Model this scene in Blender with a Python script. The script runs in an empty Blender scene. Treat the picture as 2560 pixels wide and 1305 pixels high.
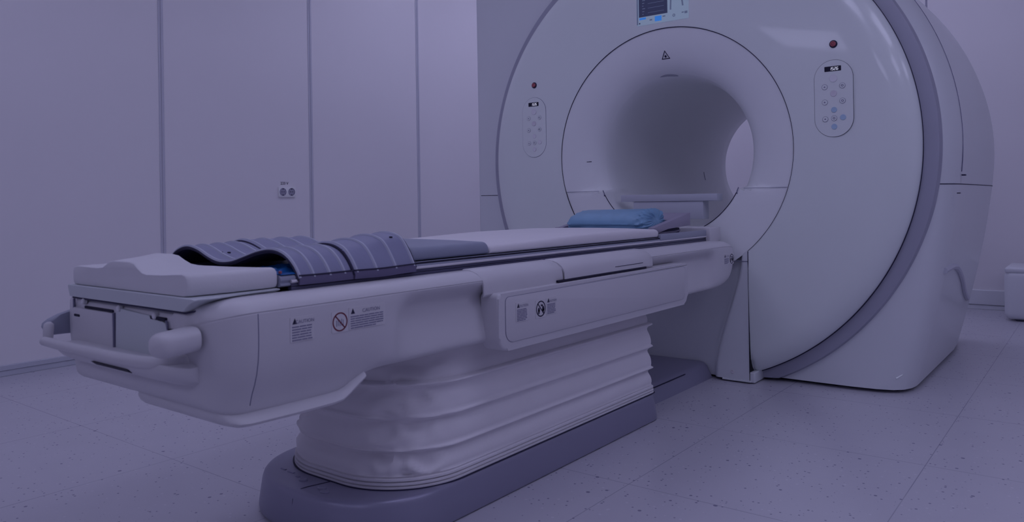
import bpy, bmesh, math, random
from mathutils import Vector, Matrix, noise
C = bpy.context
S = C.scene
COL = S.collection
PI = math.pi
random.seed(7)

# ------------------------------------------------------------------ camera
IMG_W, IMG_H = 2560.0, 1305.0
FOCAL_PX = 1933.0
HEAD = math.atan((2768 - 1280) / FOCAL_PX)
cam_d = bpy.data.cameras.new('camera')
cam = bpy.data.objects.new('camera', cam_d)
COL.objects.link(cam)
cam.matrix_world = (Matrix.Translation((0, 0, .75)) @ Matrix.Rotation(HEAD, 4, 'Z')
                    @ Matrix.Rotation(PI / 2, 4, 'X') @ Matrix.Rotation(-.0145, 4, 'Z'))
cam_d.sensor_width = 36
cam_d.lens = FOCAL_PX / IMG_W * 36
cam_d.shift_y = -(652.5 - 504) / IMG_W
cam_d.clip_start = .02
cam_d.dof.use_dof = True
cam_d.dof.focus_distance = 3.1
cam_d.dof.aperture_fstop = 7.1
S.camera = cam

# ------------------------------------------------------------------ world, exposure, lamp strength
w = bpy.data.worlds.new('world')
S.world = w
w.use_nodes = True
w.node_tree.nodes['Background'].inputs[0].default_value = (.5, .5, .8, 1)
w.node_tree.nodes['Background'].inputs[1].default_value = .05
S.view_settings.view_transform = 'Standard'
S.view_settings.look = 'None'
S.view_settings.gamma = 1
S.view_settings.use_curve_mapping = False
S.view_settings.exposure = -1.15
LAMP_COLOR = (.93, .925, 1.42)
LAMP_POWER = 4.2

# ------------------------------------------------------------------ materials
def mat(name, col, rough=.45, metal=0., spec=.5, coat=0., var=.03, scale=9., bump=0., bscale=200., emit=None, estr=0.):
    m = bpy.data.materials.new(name)
    m.use_nodes = True
    nt = m.node_tree
    b = nt.nodes['Principled BSDF']
    b.inputs['Roughness'].default_value = rough
    b.inputs['Metallic'].default_value = metal
    b.inputs['Specular IOR Level'].default_value = spec
    b.inputs['Coat Weight'].default_value = coat
    b.inputs['Coat Roughness'].default_value = .05
    tc = nt.nodes.new('ShaderNodeTexCoord')
    n = nt.nodes.new('ShaderNodeTexNoise')
    n.inputs['Scale'].default_value = scale
    n.inputs['Detail'].default_value = 3
    nt.links.new(tc.outputs['Object'], n.inputs['Vector'])
    mx = nt.nodes.new('ShaderNodeMix')
    mx.data_type = 'RGBA'
    mx.inputs['A'].default_value = (*[c * (1 - var) for c in col], 1)
    mx.inputs['B'].default_value = (*[min(1, c * (1 + var)) for c in col], 1)
    nt.links.new(n.outputs['Fac'], mx.inputs['Factor'])
    nt.links.new(mx.outputs['Result'], b.inputs['Base Color'])
    if bump:
        n2 = nt.nodes.new('ShaderNodeTexNoise')
        n2.inputs['Scale'].default_value = bscale
        nt.links.new(tc.outputs['Object'], n2.inputs['Vector'])
        bp = nt.nodes.new('ShaderNodeBump')
        bp.inputs['Strength'].default_value = bump
        bp.inputs['Distance'].default_value = .002
        nt.links.new(n2.outputs['Fac'], bp.inputs['Height'])
        nt.links.new(bp.outputs['Normal'], b.inputs['Normal'])
    if emit:
        b.inputs['Emission Color'].default_value = (*emit, 1)
        b.inputs['Emission Strength'].default_value = estr
    return m

M = {}
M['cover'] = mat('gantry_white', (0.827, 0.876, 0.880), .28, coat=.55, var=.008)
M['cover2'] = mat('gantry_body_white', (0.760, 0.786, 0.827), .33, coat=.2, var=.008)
M['groove'] = mat('groove_shadow', (.17, .165, .26), .6)
M['shelf'] = mat('shelf_white', (.56, .58, .67), .4)
M['trim'] = mat('trim_grey', (.41, .415, .51), .5)
M['seam'] = mat('seam_gasket', (.012, .010, .05), .6)
M['softseam'] = mat('soft_seam', (.20, .20, .31), .6)
M['bore'] = mat('bore_liner_white', (.885, .905, .93), .35, var=.008)
M['table'] = mat('table_white', (0.660, 0.649, 0.695), .42, var=.01)
M['panel'] = mat('panel_white', (0.655, 0.644, 0.690), .45, var=.01)
M['tableblue'] = mat('table_end_white', (0.620, 0.655, 0.692), .45, var=.01)
M['cradle'] = mat('cradle_grey', (.35, .37, .47), .4)
M['rail'] = mat('rail_dark', (.095, .095, .165), .35, metal=.3)
M['railmid'] = mat('rail_mid', (.22, .22, .33), .3, metal=.5)
M['raillight'] = mat('rail_light', (0.806, 0.780, 0.839), .3, metal=.2)
M['foam'] = mat('foam_white', (0.731, 0.725, 0.770), .6, bump=.1)
M['pad'] = mat('pad_white', (0.790, 0.766, 0.813), .6, bump=.08)
M['greypad'] = mat('grey_vinyl', (.30, .325, .43), .55, bump=.1)
M['vinyl'] = mat('apron_vinyl', (.275, .285, .43), .5, var=.08, scale=14, bump=.15, bscale=90)
M['lining'] = mat('apron_lining', (.018, .016, .055), .6)
M['piping'] = mat('apron_piping', (.48, .50, .62), .5)
M['hem'] = mat('apron_hem', (.14, .125, .225), .6)
M['bellows'] = mat('bellows_fabric', (.845, .825, .865), .7, bump=.08)
M['base'] = mat('base_blue_grey', (.295, .29, .40), .36, metal=.25, var=.03, scale=300)
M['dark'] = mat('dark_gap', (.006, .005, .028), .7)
M['black'] = mat('print_black', (.015, .013, .05), .6)
M['print'] = mat('print_grey', (.23, .225, .34), .6)
M['sticker'] = mat('sticker_white', (0.687, 0.676, 0.716), .5)
M['red'] = mat('red_print', (.17, .025, .05), .5)
M['redbtn'] = mat('red_button', (.42, .10, .13), .4)
M['bluebtn'] = mat('blue_button', (.45, .62, .80), .4)
M['pinkbtn'] = mat('warm_button', (.74, .71, .78), .4)
M['whitebtn'] = mat('white_button', (0.806, 0.806, 0.862), .35)
M['led'] = mat('led_digit', (.5, .5, .6), .4, emit=(.62, .62, .78), estr=1.5)
M['screen'] = mat('screen_light', (.03, .04, .07), .25, emit=(.50, .64, 1.0), estr=.66)
M['screendark'] = mat('screen_dark_window', (.02, .02, .04), .25, emit=(.04, .05, .14), estr=.8)
M['screenblue'] = mat('screen_blue', (.02, .05, .2), .25, emit=(.05, .28, .95), estr=1.1)
M['screengrey'] = mat('screen_grey', (.02, .03, .06), .25, emit=(.18, .22, .42), estr=.8)
M['mauve'] = mat('holder_mauve', (.37, .34, .45), .55)
M['mauvedark'] = mat('holder_underside', (.03, .025, .08), .6)
M['pillow'] = mat('pillow_blue', (.20, .38, .58), .4, var=.12, scale=25, bump=.25, bscale=60)
M['bag'] = mat('bag_blue', (.01, .10, .33), .3, var=.4, scale=40)
M['skirt'] = mat('skirting_grey', (.55, .565, .65), .4)
M['strip'] = mat('joint_strip', (.60, .60, .69), .4)
M['hose'] = mat('hose_grey', (.60, .61, .70), .5)
M['bin'] = mat('bin_white', (0.780, 0.793, 0.850), .4)
M['socket'] = mat('socket_white', (0.860, 0.858, 0.880), .4)
M['sockdark'] = mat('socket_shadow', (.34, .33, .44), .5)
M['lamp'] = mat('lamp_diffuser', (.8, .8, .9), .5, emit=LAMP_COLOR, estr=LAMP_POWER)
M['lampframe'] = mat('lamp_frame', (0.860, 0.860, 0.880), .4)

def wall_mat():
    m = mat('wall_panel_white', (.85, .825, .87), .35, var=.012, scale=1.5)
    return m
M['wall'] = wall_mat()
M['ceil'] = mat('ceiling_white', (0.860, 0.860, 0.880), .7)

def floor_mat():
    m = bpy.data.materials.new('vinyl_floor_tiles')
    m.use_nodes = True
    nt = m.node_tree
    L = nt.links.new
    b = nt.nodes['Principled BSDF']
    b.inputs['Roughness'].default_value = .24
    b.inputs['Specular IOR Level'].default_value = .6
    geo = nt.nodes.new('ShaderNodeNewGeometry')
    sep = nt.nodes.new('ShaderNodeSeparateXYZ')
    L(geo.outputs['Position'], sep.inputs[0])
    def math_(op, a, bb=None, c=None):
        n = nt.nodes.new('ShaderNodeMath')
        n.operation = op
        for i, v in enumerate((a, bb, c)):
            if v is None:
                continue
            if isinstance(v, (int, float)):
                n.inputs[i].default_value = v
            else:
                L(v, n.inputs[i])
        return n.outputs[0]
    def line(out, off):
        t = math_('FRACT', math_('DIVIDE', math_('ADD', out, off), .6))
        d = math_('ABSOLUTE', math_('SUBTRACT', t, .5))
        return math_('GREATER_THAN', d, .5 - .0019)
    lines = math_('MAXIMUM', line(sep.outputs['X'], 1.009 + 6), line(sep.outputs['Y'], -1.798 + 6))
    # broken lines: the joints fade in places
    nb = nt.nodes.new('ShaderNodeTexNoise')
    nb.inputs['Scale'].default_value = 2.2
    L(geo.outputs['Position'], nb.inputs['Vector'])
    lines = math_('MULTIPLY', lines, math_('MULTIPLY_ADD', nb.outputs['Fac'], 1.2, -.05))
    def specks(scale, thr, seed):
        mp = nt.nodes.new('ShaderNodeMapping')
        mp.inputs['Location'].default_value = (seed, seed * 1.7, 0)
        L(geo.outputs['Position'], mp.inputs['Vector'])
        v = nt.nodes.new('ShaderNodeTexVoronoi')
        v.inputs['Scale'].default_value = scale
        L(mp.outputs[0], v.inputs['Vector'])
        s = nt.nodes.new('ShaderNodeSeparateColor')
        L(v.outputs['Color'], s.inputs[0])
        r = math_('MULTIPLY', s.outputs[0], thr)
        pick = math_('GREATER_THAN', s.outputs[1], .62)
        return math_('MULTIPLY', math_('LESS_THAN', v.outputs['Distance'], r), pick)
    dark = math_('MAXIMUM', specks(30, .17, 3.1), specks(80, .26, 9.7))
    light = specks(60, .24, 5.3)
    n = nt.nodes.new('ShaderNodeTexNoise')
    n.inputs['Scale'].default_value = 6
    n.inputs['Detail'].default_value = 6
    L(geo.outputs['Position'], n.inputs['Vector'])
    def mix(f, a, bcol):
        x = nt.nodes.new('ShaderNodeMix')
        x.data_type = 'RGBA'
        L(f, x.inputs['Factor'])
        if isinstance(a, tuple):
            x.inputs['A'].default_value = (*a, 1)
        else:
            L(a, x.inputs['A'])
        x.inputs['B'].default_value = (*bcol, 1)
        return x.outputs['Result']
    c = mix(n.outputs['Fac'], (.555, .545, .62), (.60, .59, .665))
    c = mix(math_('MULTIPLY', light, .35), c, (.80, .79, .85))
    c = mix(math_('MULTIPLY', dark, .75), c, (.14, .13, .24))
    c = mix(math_('MULTIPLY', lines, .85), c, (.12, .11, .20))
    L(c, b.inputs['Base Color'])
    return m
M['floor'] = floor_mat()

# ------------------------------------------------------------------ mesh helpers
def root_loc(p):
    while p is not None and p.parent is not None:
        p = p.parent
    return p.location.copy() if p is not None else Vector((0, 0, 0))

def mk(name, V, F, m, parent=None, smooth=35, origin=None, label=None):
    me = bpy.data.meshes.new(name)
    off = root_loc(parent) if parent is not None else Vector(origin or (0, 0, 0))
    me.from_pydata([tuple(Vector(v) - off) for v in V], [], F)
    bm = bmesh.new()
    bm.from_mesh(me)
    bmesh.ops.remove_doubles(bm, verts=bm.verts, dist=1e-6)
    bmesh.ops.recalc_face_normals(bm, faces=bm.faces)
    bm.to_mesh(me)
    bm.free()
    if smooth:
        me.polygons.foreach_set('use_smooth', [True] * len(me.polygons))
        try:
            me.set_sharp_from_angle(angle=math.radians(smooth))
        except Exception:
            pass
    me.materials.append(m)
    o = bpy.data.objects.new(name, me)
    COL.objects.link(o)
    if parent is not None:
        o.parent = parent
    else:
        o.location = off
    if label:
        o['label'] = label
    return o

def thing(name, label, cat, loc, group=None):
    o = bpy.data.objects.new(name, None)
    o.empty_display_size = .1
    COL.objects.link(o)
    o.location = loc
    o['label'] = label
    o['category'] = cat
    if group:
        o['group'] = group
    return o

def tag(o, label, cat, group=None):
    o['label'] = label
    o['category'] = cat
    if group:
        o['group'] = group
    return o

def struct(name, V, F, m, smooth=0):
    o = mk(name, V, F, m, None, smooth)
    o['kind'] = 'structure'
    return o

class G:
    """collects geometry for one mesh"""
    def __init__(s):
        s.V = []
        s.F = []
    def add(s, V, F):
        n = len(s.V)
        s.V += [tuple(v) for v in V]
        s.F += [tuple(i + n for i in f) for f in F]
        return s
    def bm(s, bm):
        bm.verts.ensure_lookup_table()
        bm.verts.index_update()
        s.add([v.co.copy() for v in bm.verts], [[v.index for v in f.verts] for f in bm.faces])
        bm.free()
        return s
    def loft(s, rings, closed=True, cap0=True, cap1=True, loop=False):
        n = len(rings[0])
        V = [p for r in rings for p in r]
        F = []
        for i in range(len(rings) - (0 if loop else 1)):
            i2 = (i + 1) % len(rings)
            for j in range(n if closed else n - 1):
                k = (j + 1) % n
                F.append((i * n + j, i * n + k, i2 * n + k, i2 * n + j))
        if cap0 and not loop:
            F.append(tuple(range(n)))
        if cap1 and not loop:
            F.append(tuple((len(rings) - 1) * n + j for j in range(n)))
        return s.add(V, F)
    def box(s, lo, hi, r=0., seg=3):
        b = bmesh.new()
        bmesh.ops.create_cube(b, size=1)
        for v in b.verts:
            v.co = Vector([lo[i] + (v.co[i] + .5) * (hi[i] - lo[i]) for i in range(3)])
        if r > 0:
            bmesh.ops.bevel(b, geom=b.edges[:], offset=r, segments=seg, affect='EDGES', profile=.5)
        return s.bm(b)
    def prism(s, pts, fn, d0, d1, r=0., seg=2):
        """pts 2-D outline, fn(a,b,d) -> 3-D; extruded between depths d0 (back) and d1 (front, bevelled)"""
        b = bmesh.new()
        A = [b.verts.new(fn(p[0], p[1], d0)) for p in pts]
        B = [b.verts.new(fn(p[0], p[1], d1)) for p in pts]
        n = len(pts)
        b.faces.new(A)
        top = b.faces.new(B)
        for i in range(n):
            b.faces.new((A[i], A[(i + 1) % n], B[(i + 1) % n], B[i]))
        if r > 0:
            bmesh.ops.bevel(b, geom=list(top.edges), offset=r, segments=seg, affect='EDGES', profile=.5)
        return s.bm(b)
    def tube(s, path, r, n=8, closed=False):
        P = [Vector(p) for p in path]
        rings = []
        up = Vector((0, 0, 1))
        prev = None
        for i, p in enumerate(P):
            if closed:
                t = P[(i + 1) % len(P)] - P[i - 1]
            else:
                t = P[min(i + 1, len(P) - 1)] - P[max(i - 1, 0)]
            t.normalize()
            a = prev - t * prev.dot(t) if prev is not None else t.cross(up if abs(t.z) < .9 else Vector((1, 0, 0)))
            a.normalize()
            prev = a
            b = t.cross(a)
            rr = r[i] if isinstance(r, (list, tuple)) else r
            rings.append([p + (a * math.cos(2 * PI * k / n) + b * math.sin(2 * PI * k / n)) * rr for k in range(n)])
        return s.loft(rings, True, True, True, loop=closed)
    def build(s, name, m, parent=None, smooth=35, origin=None, label=None):
        return mk(name, s.V, s.F, m, parent, smooth, origin, label)

def rrect(x0, x1, y0, y1, r, n=6):
    """rounded rectangle outline, r = one radius or (x0y0, x1y0, x1y1, x0y1)"""
    if not isinstance(r, (tuple, list)):
        r = (r,) * 4
    out = []
    for (cx, cy, a0, rr) in ((x0 + r[0], y0 + r[0], PI, r[0]), (x1 - r[1], y0 + r[1], 1.5 * PI, r[1]),
                             (x1 - r[2], y1 - r[2], 0, r[2]), (x0 + r[3], y1 - r[3], .5 * PI, r[3])):
        for k in range(n + 1):
            a = a0 + .5 * PI * k / n
            out.append((cx + rr * math.cos(a), cy + rr * math.sin(a)))
    return out

def lerp(a, b, t):
    return a + (b - a) * t

def sstep(a, b, x):
    t = max(0., min(1., (x - a) / (b - a)))
    return t * t * (3 - 2 * t)

def interp(tab, x):
    if x <= tab[0][0]:
        return tab[0][1]
    for (a, va), (b, vb) in zip(tab, tab[1:]):
        if x <= b:
            return va + (vb - va) * (x - a) / (b - a)
    return tab[-1][1]

def text_geo(g, s, size, fn, depth=.0005):
    """lettering from the built-in font; fn(u,v,d) maps the text plane into the room; centred on u"""
    cu = bpy.data.curves.new('lettering', 'FONT')
    cu.body = s
    cu.size = size
    cu.align_x = 'CENTER'
    cu.resolution_u = 3
    o = bpy.data.objects.new('lettering', cu)
    COL.objects.link(o)
    dg = C.evaluated_depsgraph_get()
    me = bpy.data.meshes.new_from_object(o.evaluated_get(dg))
    g.add([fn(v.co.x, v.co.y, depth) for v in me.vertices], [tuple(p.vertices) for p in me.polygons])
    bpy.data.objects.remove(o)
    bpy.data.curves.remove(cu)
    bpy.data.meshes.remove(me)

# ------------------------------------------------------------------ the room
WX, EX, SY, NY, CZ = -3.93, 4.2, -5.0, 5.9, 2.75
T = .12
def slab(name, lo, hi, m):
    g = G().box(lo, hi)
    return struct(name, g.V, g.F, m)
slab('floor', (WX - T, SY - T, -T), (EX + T, NY + T, 0), M['floor'])
slab('ceiling', (WX - T, SY - T, CZ), (EX + T, NY + T, CZ + T), M['ceil'])
slab('wall_left', (WX - T, SY - T, 0), (WX, NY + T, CZ), M['wall'])
slab('wall_right', (EX, SY - T, 0), (EX + T, NY + T, CZ), M['wall'])
slab('wall_back', (WX, NY, 0), (EX, NY + T, CZ), M['wall'])
slab('wall_front', (WX, SY - T, 0), (EX, SY, CZ), M['wall'])
# panel joint strips: two flat metal laps per joint
k = 0
for y0 in (.165, 1.125, 2.085, 3.044, 3.994, 4.95):
    k += 1
    g = G().box((WX - .01, y0, .06), (WX + .003, y0 + .013, CZ), .001, 1).box((WX - .01, y0 + .013, .06), (WX + .006, y0 + .027, CZ), .0015, 1)
    struct('trim_%d' % k, g.V, g.F, M['strip'])
for x0 in (-3.0, -.966, .4, 1.8, 3.2):
    k += 1
    g = G().box((x0, NY - .003, .13), (x0 + .012, NY + .01, CZ), .001, 1)
    struct('trim_%d' % k, g.V, g.F, M['sockdark'] if x0 == -.966 else M['strip'])
g = G().box((WX - .01, SY, 0), (WX + .010, NY, .026), .002, 2).box((WX - .01, SY, .026), (WX + .014, NY, .050), .003, 2)
struct('baseboard_left', g.V, g.F, M['skirt'])
g = G().box((WX + .02, NY - .014, 0), (EX, NY + .01, .028), .002, 2).box((WX + .02, NY - .02, .03), (EX, NY + .01, .128), .006, 3)
struct('baseboard_back', g.V, g.F, M['bin'])
g = G().box((EX - .012, SY, 0), (EX + .01, NY - .02, .05), .003, 2)
struct('baseboard_right', g.V, g.F, M['skirt'])
# unseen ceiling panels, added and placed to balance the light
def lamp(x, y, sx, sy, label):
    t = thing('ceiling_light', label, 'ceiling light', (x, y, CZ), 'ceiling lights')
    f = G()
    for a, b in (((x - sx - .03, y - sy - .03), (x + sx + .03, y - sy)), ((x - sx - .03, y + sy), (x + sx + .03, y + sy + .03)),
                 ((x - sx - .03, y - sy), (x - sx, y + sy)), ((x + sx, y - sy), (x + sx + .03, y + sy))):
        f.box((a[0], a[1], CZ - .035), (b[0], b[1], CZ), .003, 1)
    f.build('frame', M['lampframe'], t)
    G().box((x - sx, y - sy, CZ - .02), (x + sx, y + sy, CZ - .008)).build('diffuser', M['lamp'], t)
for x, y in ((-2.7, .6), (-2.4, 1.9), (-2.9, 3.6)):
    lamp(x, y, .35, .35, 'small square lamp panel recessed in the ceiling between couch and left wall')
for x, y in ((-.4, 1.2), (.9, 2.3), (1.9, 1.0)):
    lamp(x, y, .45, .45, 'square lamp panel recessed in the ceiling to the right of the couch')
for x in (-2.2, .2):
    lamp(x, -2.6, .6, .6, 'large square lamp panel recessed in the ceiling at the far front end of the room')
lamp(2.5, 3.2, .4, .5, 'oblong lamp panel recessed in the ceiling in the far right corner of the room')
for x in (-2.9, -.9):
    lamp(x, 4.8, .6, .3, 'oblong lamp panel recessed in the ceiling behind the scanner')

# ------------------------------------------------------------------ wall socket
t = thing('wall_socket', 'white double power socket on the left wall, marked 220 V above', 'power socket', (WX, 2.872, .828))
G().prism(rrect(2.812, 2.934, .797, .860, .006), lambda a, b, d: (WX + d, a, b), -.004, .009, .002).build('face_plate', M['socket'], t)
for yc in (2.841, 2.903):
    g = G()
    n = 24
    for (r0, r1, d) in ((.024, .021, .0098),):
        g.loft([[(WX + dd, yc + rr * math.cos(2 * PI * i / n), .828 + rr * math.sin(2 * PI * i / n)) for i in range(n)]
                for rr, dd in ((.0235, .008), (.0235, .0105), (.021, .0105), (.0195, .0085))], True, False, True)
    r = g.build('socket_ring', M['sockdark'] if False else M['print'], t)
    g = G()
    g.loft([[(WX + dd, yc + rr * math.cos(2 * PI * i / n), .828 + rr * math.sin(2 * PI * i / n)) for i in range(n)]
            for rr, dd in ((.0195, .0085), (.0195, .0095), (.018, .0095))], True, False, True)
    w_ = g.build('well', M['sockdark'], t)
    g = G().box((WX + .009, yc - .0045, .844), (WX + .0115, yc + .0045, .848), .0008, 1).box((WX + .009, yc - .0045, .808), (WX + .0115, yc + .0045, .812), .0008, 1)
    g.box((WX + .009, yc - .010, .8265), (WX + .0108, yc - .005, .8305), .0005, 1).box((WX + .009, yc + .005, .8265), (WX + .0108, yc + .010, .8305), .0005, 1)
    g.build('contact', M['dark'], t)
g = G()
text_geo(g, '220 V', .024, lambda u, v, d: (WX + .0008 + d, 2.858 + u, .872 + v))
g.build('lettering', M['black'], t, 0)

# ------------------------------------------------------------------ gantry
X0, ZC = -1.506, .947
gan = thing('ct_scanner_gantry', 'large white round scanner ring with a wide open bore and two button panels', 'medical scanner', (X0, 3.75, 0))
R_IN, R_OUT, DXC = .542, .978, .354

def y_front(r):
    y = 3.052 + .014 * ((max(r, R_IN) - R_IN) / .36) ** 2
    if r > .885:
        q = min(1., (r - .885) / .0935)
        y += .058 * (1 - math.sqrt(max(0., 1 - q * q)))
    return y

def pol(r, phi, y):
    """phi measured from straight down, positive towards the right"""
    return (X0 + r * math.sin(phi), y, ZC - r * math.cos(phi))

# front cover
PH0 = math.asin(DXC / R_OUT)
def r_inner(phi):
    p = phi if phi <= PI else 2 * PI - phi
    if p < math.asin(DXC / R_IN):
        return max(R_IN, DXC / math.sin(p))
    return R_IN
nphi, nr = 260, 30
phis = [PH0 + (2 * PI - 2 * PH0) * i / nphi for i in range(nphi + 1)]
cols = []
for p in phis:
    ri = r_inner(p)
    col = []
    for j in range(nr + 1):
        q = j / nr
        q = 1 - (1 - q) ** 1.7
        r = ri + (R_OUT - ri) * q
        col.append(pol(r, p, y_front(r)))
    col.append(pol(R_OUT + .0005, p, y_front(R_OUT) + .012))
    col.append(pol(R_OUT - .004, p, y_front(R_OUT) + .045))
    cols.append(col)
front = G().loft(cols, False, False, False).build('front_cover', M['cover'], gan, 50)
# side returns where the cover meets the pedestal
g = G()
for sgn in (-1, 1):
    g = G()
    x = X0 + sgn * DXC
    zz = [.04 + (.535 - .04) * i / 24 for i in range(25)]
    ring = [[(x, y_front(math.hypot(DXC, ZC - z)) , z), (x, 3.16, z)] for z in zz]
    g.loft(ring, False, False, False)
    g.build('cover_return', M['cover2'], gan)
# dark edge gap of the cover
g = G().tube([pol(R_OUT + .0012, p, y_front(R_OUT) + .016) for p in phis], [.0016 + .0022 * max(0, math.cos(p)) for p in phis], 6)
g.build('cover_edge_gasket', M['seam'], gan)
# recess between cover and body behind: its shade put into a grey ring
floor_stop = lambda v: (v[0], v[1], max(.012, v[2]))
g = G().loft([[floor_stop(pol(r, p, y)) for r, y in ((.95, 3.150), (1.018, 3.150), (1.028, 3.155), (1.033, 3.168), (1.034, 3.19))] for p in phis], False, False, False)
g.build('trim_ring', M['trim'], gan)

# funnel ring
RING = [(.334, 3.30), (.3345, 3.25), (.337, 3.20), (.342, 3.168), (.352, 3.140), (.368, 3.115), (.392, 3.094), (.42, 3.079), (.455, 3.066), (.50, 3.057), (.541, 3.0525)]
def ring_y(r, z):
    f = interp(RING, r)
    flat = 3.0545 if r > .353 else 3.0545 + (.353 - r) / .019 * .25
    return lerp(f, flat, sstep(.798, .788, z))
rs = [.334, .3345, .337, .342, .348, .352, .3535, .36, .368, .38, .392, .405, .42, .437, .455, .478, .50, .52, .541]
nring = 220
cols = []
for i in range(nring):
    p = 2 * PI * i / nring
    cols.append([pol(r, p, ring_y(r, ZC - r * math.cos(p))) for r in rs])
V = [v for c in cols for v in c]
F = []
n = len(rs)
for i in range(nring):
    k2 = (i + 1) % nring
    for j in range(n - 1):
        F.append((i * n + j, i * n + j + 1, k2 * n + j + 1, k2 * n + j))
mk('bore_ring', V, F, M['bore'], gan, 50)
# bore liner and rear mouth
prof = [(.3340, 3.30), (.334, 3.40), (.3343, 3.72), (.3350, 4.2), (.339, 4.46), (.348, 4.56), (.37, 4.60), (.42, 4.62), (.50, 4.625)]
na = 120
G().loft([[pol(r, 2 * PI * i / na, y) for i in range(na)] for r, y in prof], True, False, False).build('bore_liner', M['bore'], gan, 50)
G().tube([pol(.3345, -1.30 - .14 * i / 8, 4.20) for i in range(9)], .003, 6).build('scan_mark', M['trim'], gan)
# seam circle round the funnel ring, thicker towards the top
pa = math.asin(DXC / R_IN)
arc = [pa + (2 * PI - 2 * pa) * i / 200 for i in range(201)]
G().tube([pol(R_IN, p, 3.0505) for p in arc], [.0009 + .0009 * max(0, -math.cos(p)) for p in arc], 6).build('ring_seam', M['seam'], gan)
# lower mouth seams
zz = lambda a: ZC - .3545 * math.cos(a)
a0, a1 = math.acos((ZC - .775) / .3545), .35
for sgn in (1, -1):
    pth = [pol(.3545, sgn * lerp(a0, a1, i / 30), 3.0535) for i in range(31)]
    G().tube(pth, .0016, 6).build('mouth_seam', M['seam'], gan)
    xs = X0 + sgn * .312
    G().tube([(xs + sgn * .007 , 3.0530, .795), (xs, 3.0530, .780), (xs, 3.0530, .768)], .0020, 6).build('mouth_corner', M['softseam'], gan)
    G().tube([(X0 + sgn * .34, 3.0530, .791), (X0 + sgn * .515, 3.0520, .791)], .0010, 6).build('level_seam', M['softseam'], gan)
G().tube([pol(.42, -1.53, ring_y(.42, .93) - .0003), pol(.40, -1.53, ring_y(.40, .93) - .0003)], .0016, 6).build('index_mark', M['seam'], gan)
# sensor recess at the top of the mouth
g = G()
b = bmesh.new()
bmesh.ops.create_uvsphere(b, u_segments=24, v_segments=12, radius=1)
for v in b.verts:
    z = v.co.z
    v.co = Vector((-1.538 + v.co.x * .047, 3.150 + v.co.y * .02, 1.298 + z * (.007 if z > 0 else .003) - .006 * v.co.x ** 2))
g.bm(b)
g.build('sensor_recess', M['trim'], gan)
# stepped carrier in the mouth of the bore
G().box((-1.752, 3.085, .741), (-1.292, 3.145, .772), .003, 2).build('mouth_shelf', M['shelf'], gan)
G().box((-1.69, 3.09, .664), (-1.357, 3.15, .741), .003, 2).build('mouth_block', M['shelf'], gan)

# pedestal under the ring
def ped_y(x, z):
    d = abs(x - X0)
    edge = lerp(.205, .325, sstep(0., .55, z))
    return 3.0525 + .030 * sstep(edge + .010, edge - .012, d)
cols = []
nx = 90
for i in range(nx + 1):
    x = X0 - DXC + .001 + (2 * DXC - .002) * i / nx
    zt = ZC - math.sqrt(R_IN ** 2 - (x - X0) ** 2) + .004
    col = []
    for j in range(41):
        z = .012 + (zt - .012) * j / 40
        col.append((x, ped_y(x, z), z))
    col = [(x, 3.17, .012)] + col
    cols.append(col)
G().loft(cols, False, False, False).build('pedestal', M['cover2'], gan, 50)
for sgn in (-1, 1):
    xa, xb = X0 + sgn * (DXC - .002), X0 + sgn * (DXC + .020)
    g = G().box((min(xa, xb), 3.056, .004), (max(xa, xb), 3.17, .046), .004, 3)
    g.box((X0 + sgn * .30 - .06, 3.0475, .006), (X0 + sgn * .30 + .06, 3.10, .012), .001, 1)
    g.build('foot', M['cover2'], gan)
    G().tube([(X0 + sgn * (DXC + .0003), 3.0515, .04 + .495 * i / 22) for i in range(23)], [.0008] * 20 + [.0016] * 3, 6).build('pedestal_seam', M['seam'], gan)
    n = 16
    g = G().loft([[(X0 + sgn * .283 + r * math.cos(2 * PI * i / n), y, .041 + r * math.sin(2 * PI * i / n)) for i in range(n)] for r, y in ((.0075, 3.06), (.0075, 3.0505), (.006, 3.049), (.003, 3.050))], True, False, True)
    g.build('screw_cap', M['sticker'], gan)
G().tube([(X0 + .28, 3.051, .4945), (X0 + DXC - .002, 3.051, .4945)], .0014, 6).build('pedestal_joint', M['softseam'], gan)

# body behind the cover
def body_x(R, wb, z):
    if z >= ZC:
        return math.sqrt(max(0, R * R - (z - ZC) ** 2))
    return R - (R - wb) * max(0., (ZC - z) / (ZC - .014)) ** 1.5
NB, NS, NT = 14, 26, 50
def body_ring(y, R, wb):
    half = [(wb * i / NB, .014) for i in range(NB)]
    half += [(body_x(R, wb, .014 + (ZC - .014) * i / NS), .014 + (ZC - .014) * i / NS) for i in range(NS)]
    half += [(R * math.cos(PI / 2 * i / NT), ZC + R * math.sin(PI / 2 * i / NT)) for i in range(NT + 1)]
    pts = half + [(-x, z) for x, z in reversed(half[1:-1])]
    return [(X0 + x, y, z) for x, z in pts]
def hole_ring(y, r, like):
    out = []
    for (x, _, z) in like:
        d = math.hypot(x - X0, z - ZC)
        out.append((X0 + (x - X0) / d * r, y, ZC + (z - ZC) / d * r))
    return out
SECT = [(3.172, 1.000, .60), (3.174, 1.012, .72), (3.182, 1.024, .80), (3.20, 1.040, .855), (3.23, 1.056, .888), (3.27, 1.070, .905), (3.31, 1.078, .912),
        (3.325, 1.080, .913), (3.34, 1.0795, .914), (3.7, 1.085, .916), (4.2, 1.09, .918), (4.36, 1.08, .91), (4.45, 1.06, .90), (4.55, 1.02, .87), (4.61, .96, .83), (4.625, .9, .78)]
rings = [body_ring(*s_) for s_ in SECT]
rings = [hole_ring(3.18, .545, rings[0])] + rings + [hole_ring(4.625, .495, rings[-1])]
G().loft(rings, True, False, False).build('rear_body', M['cover2'], gan, 40)
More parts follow.
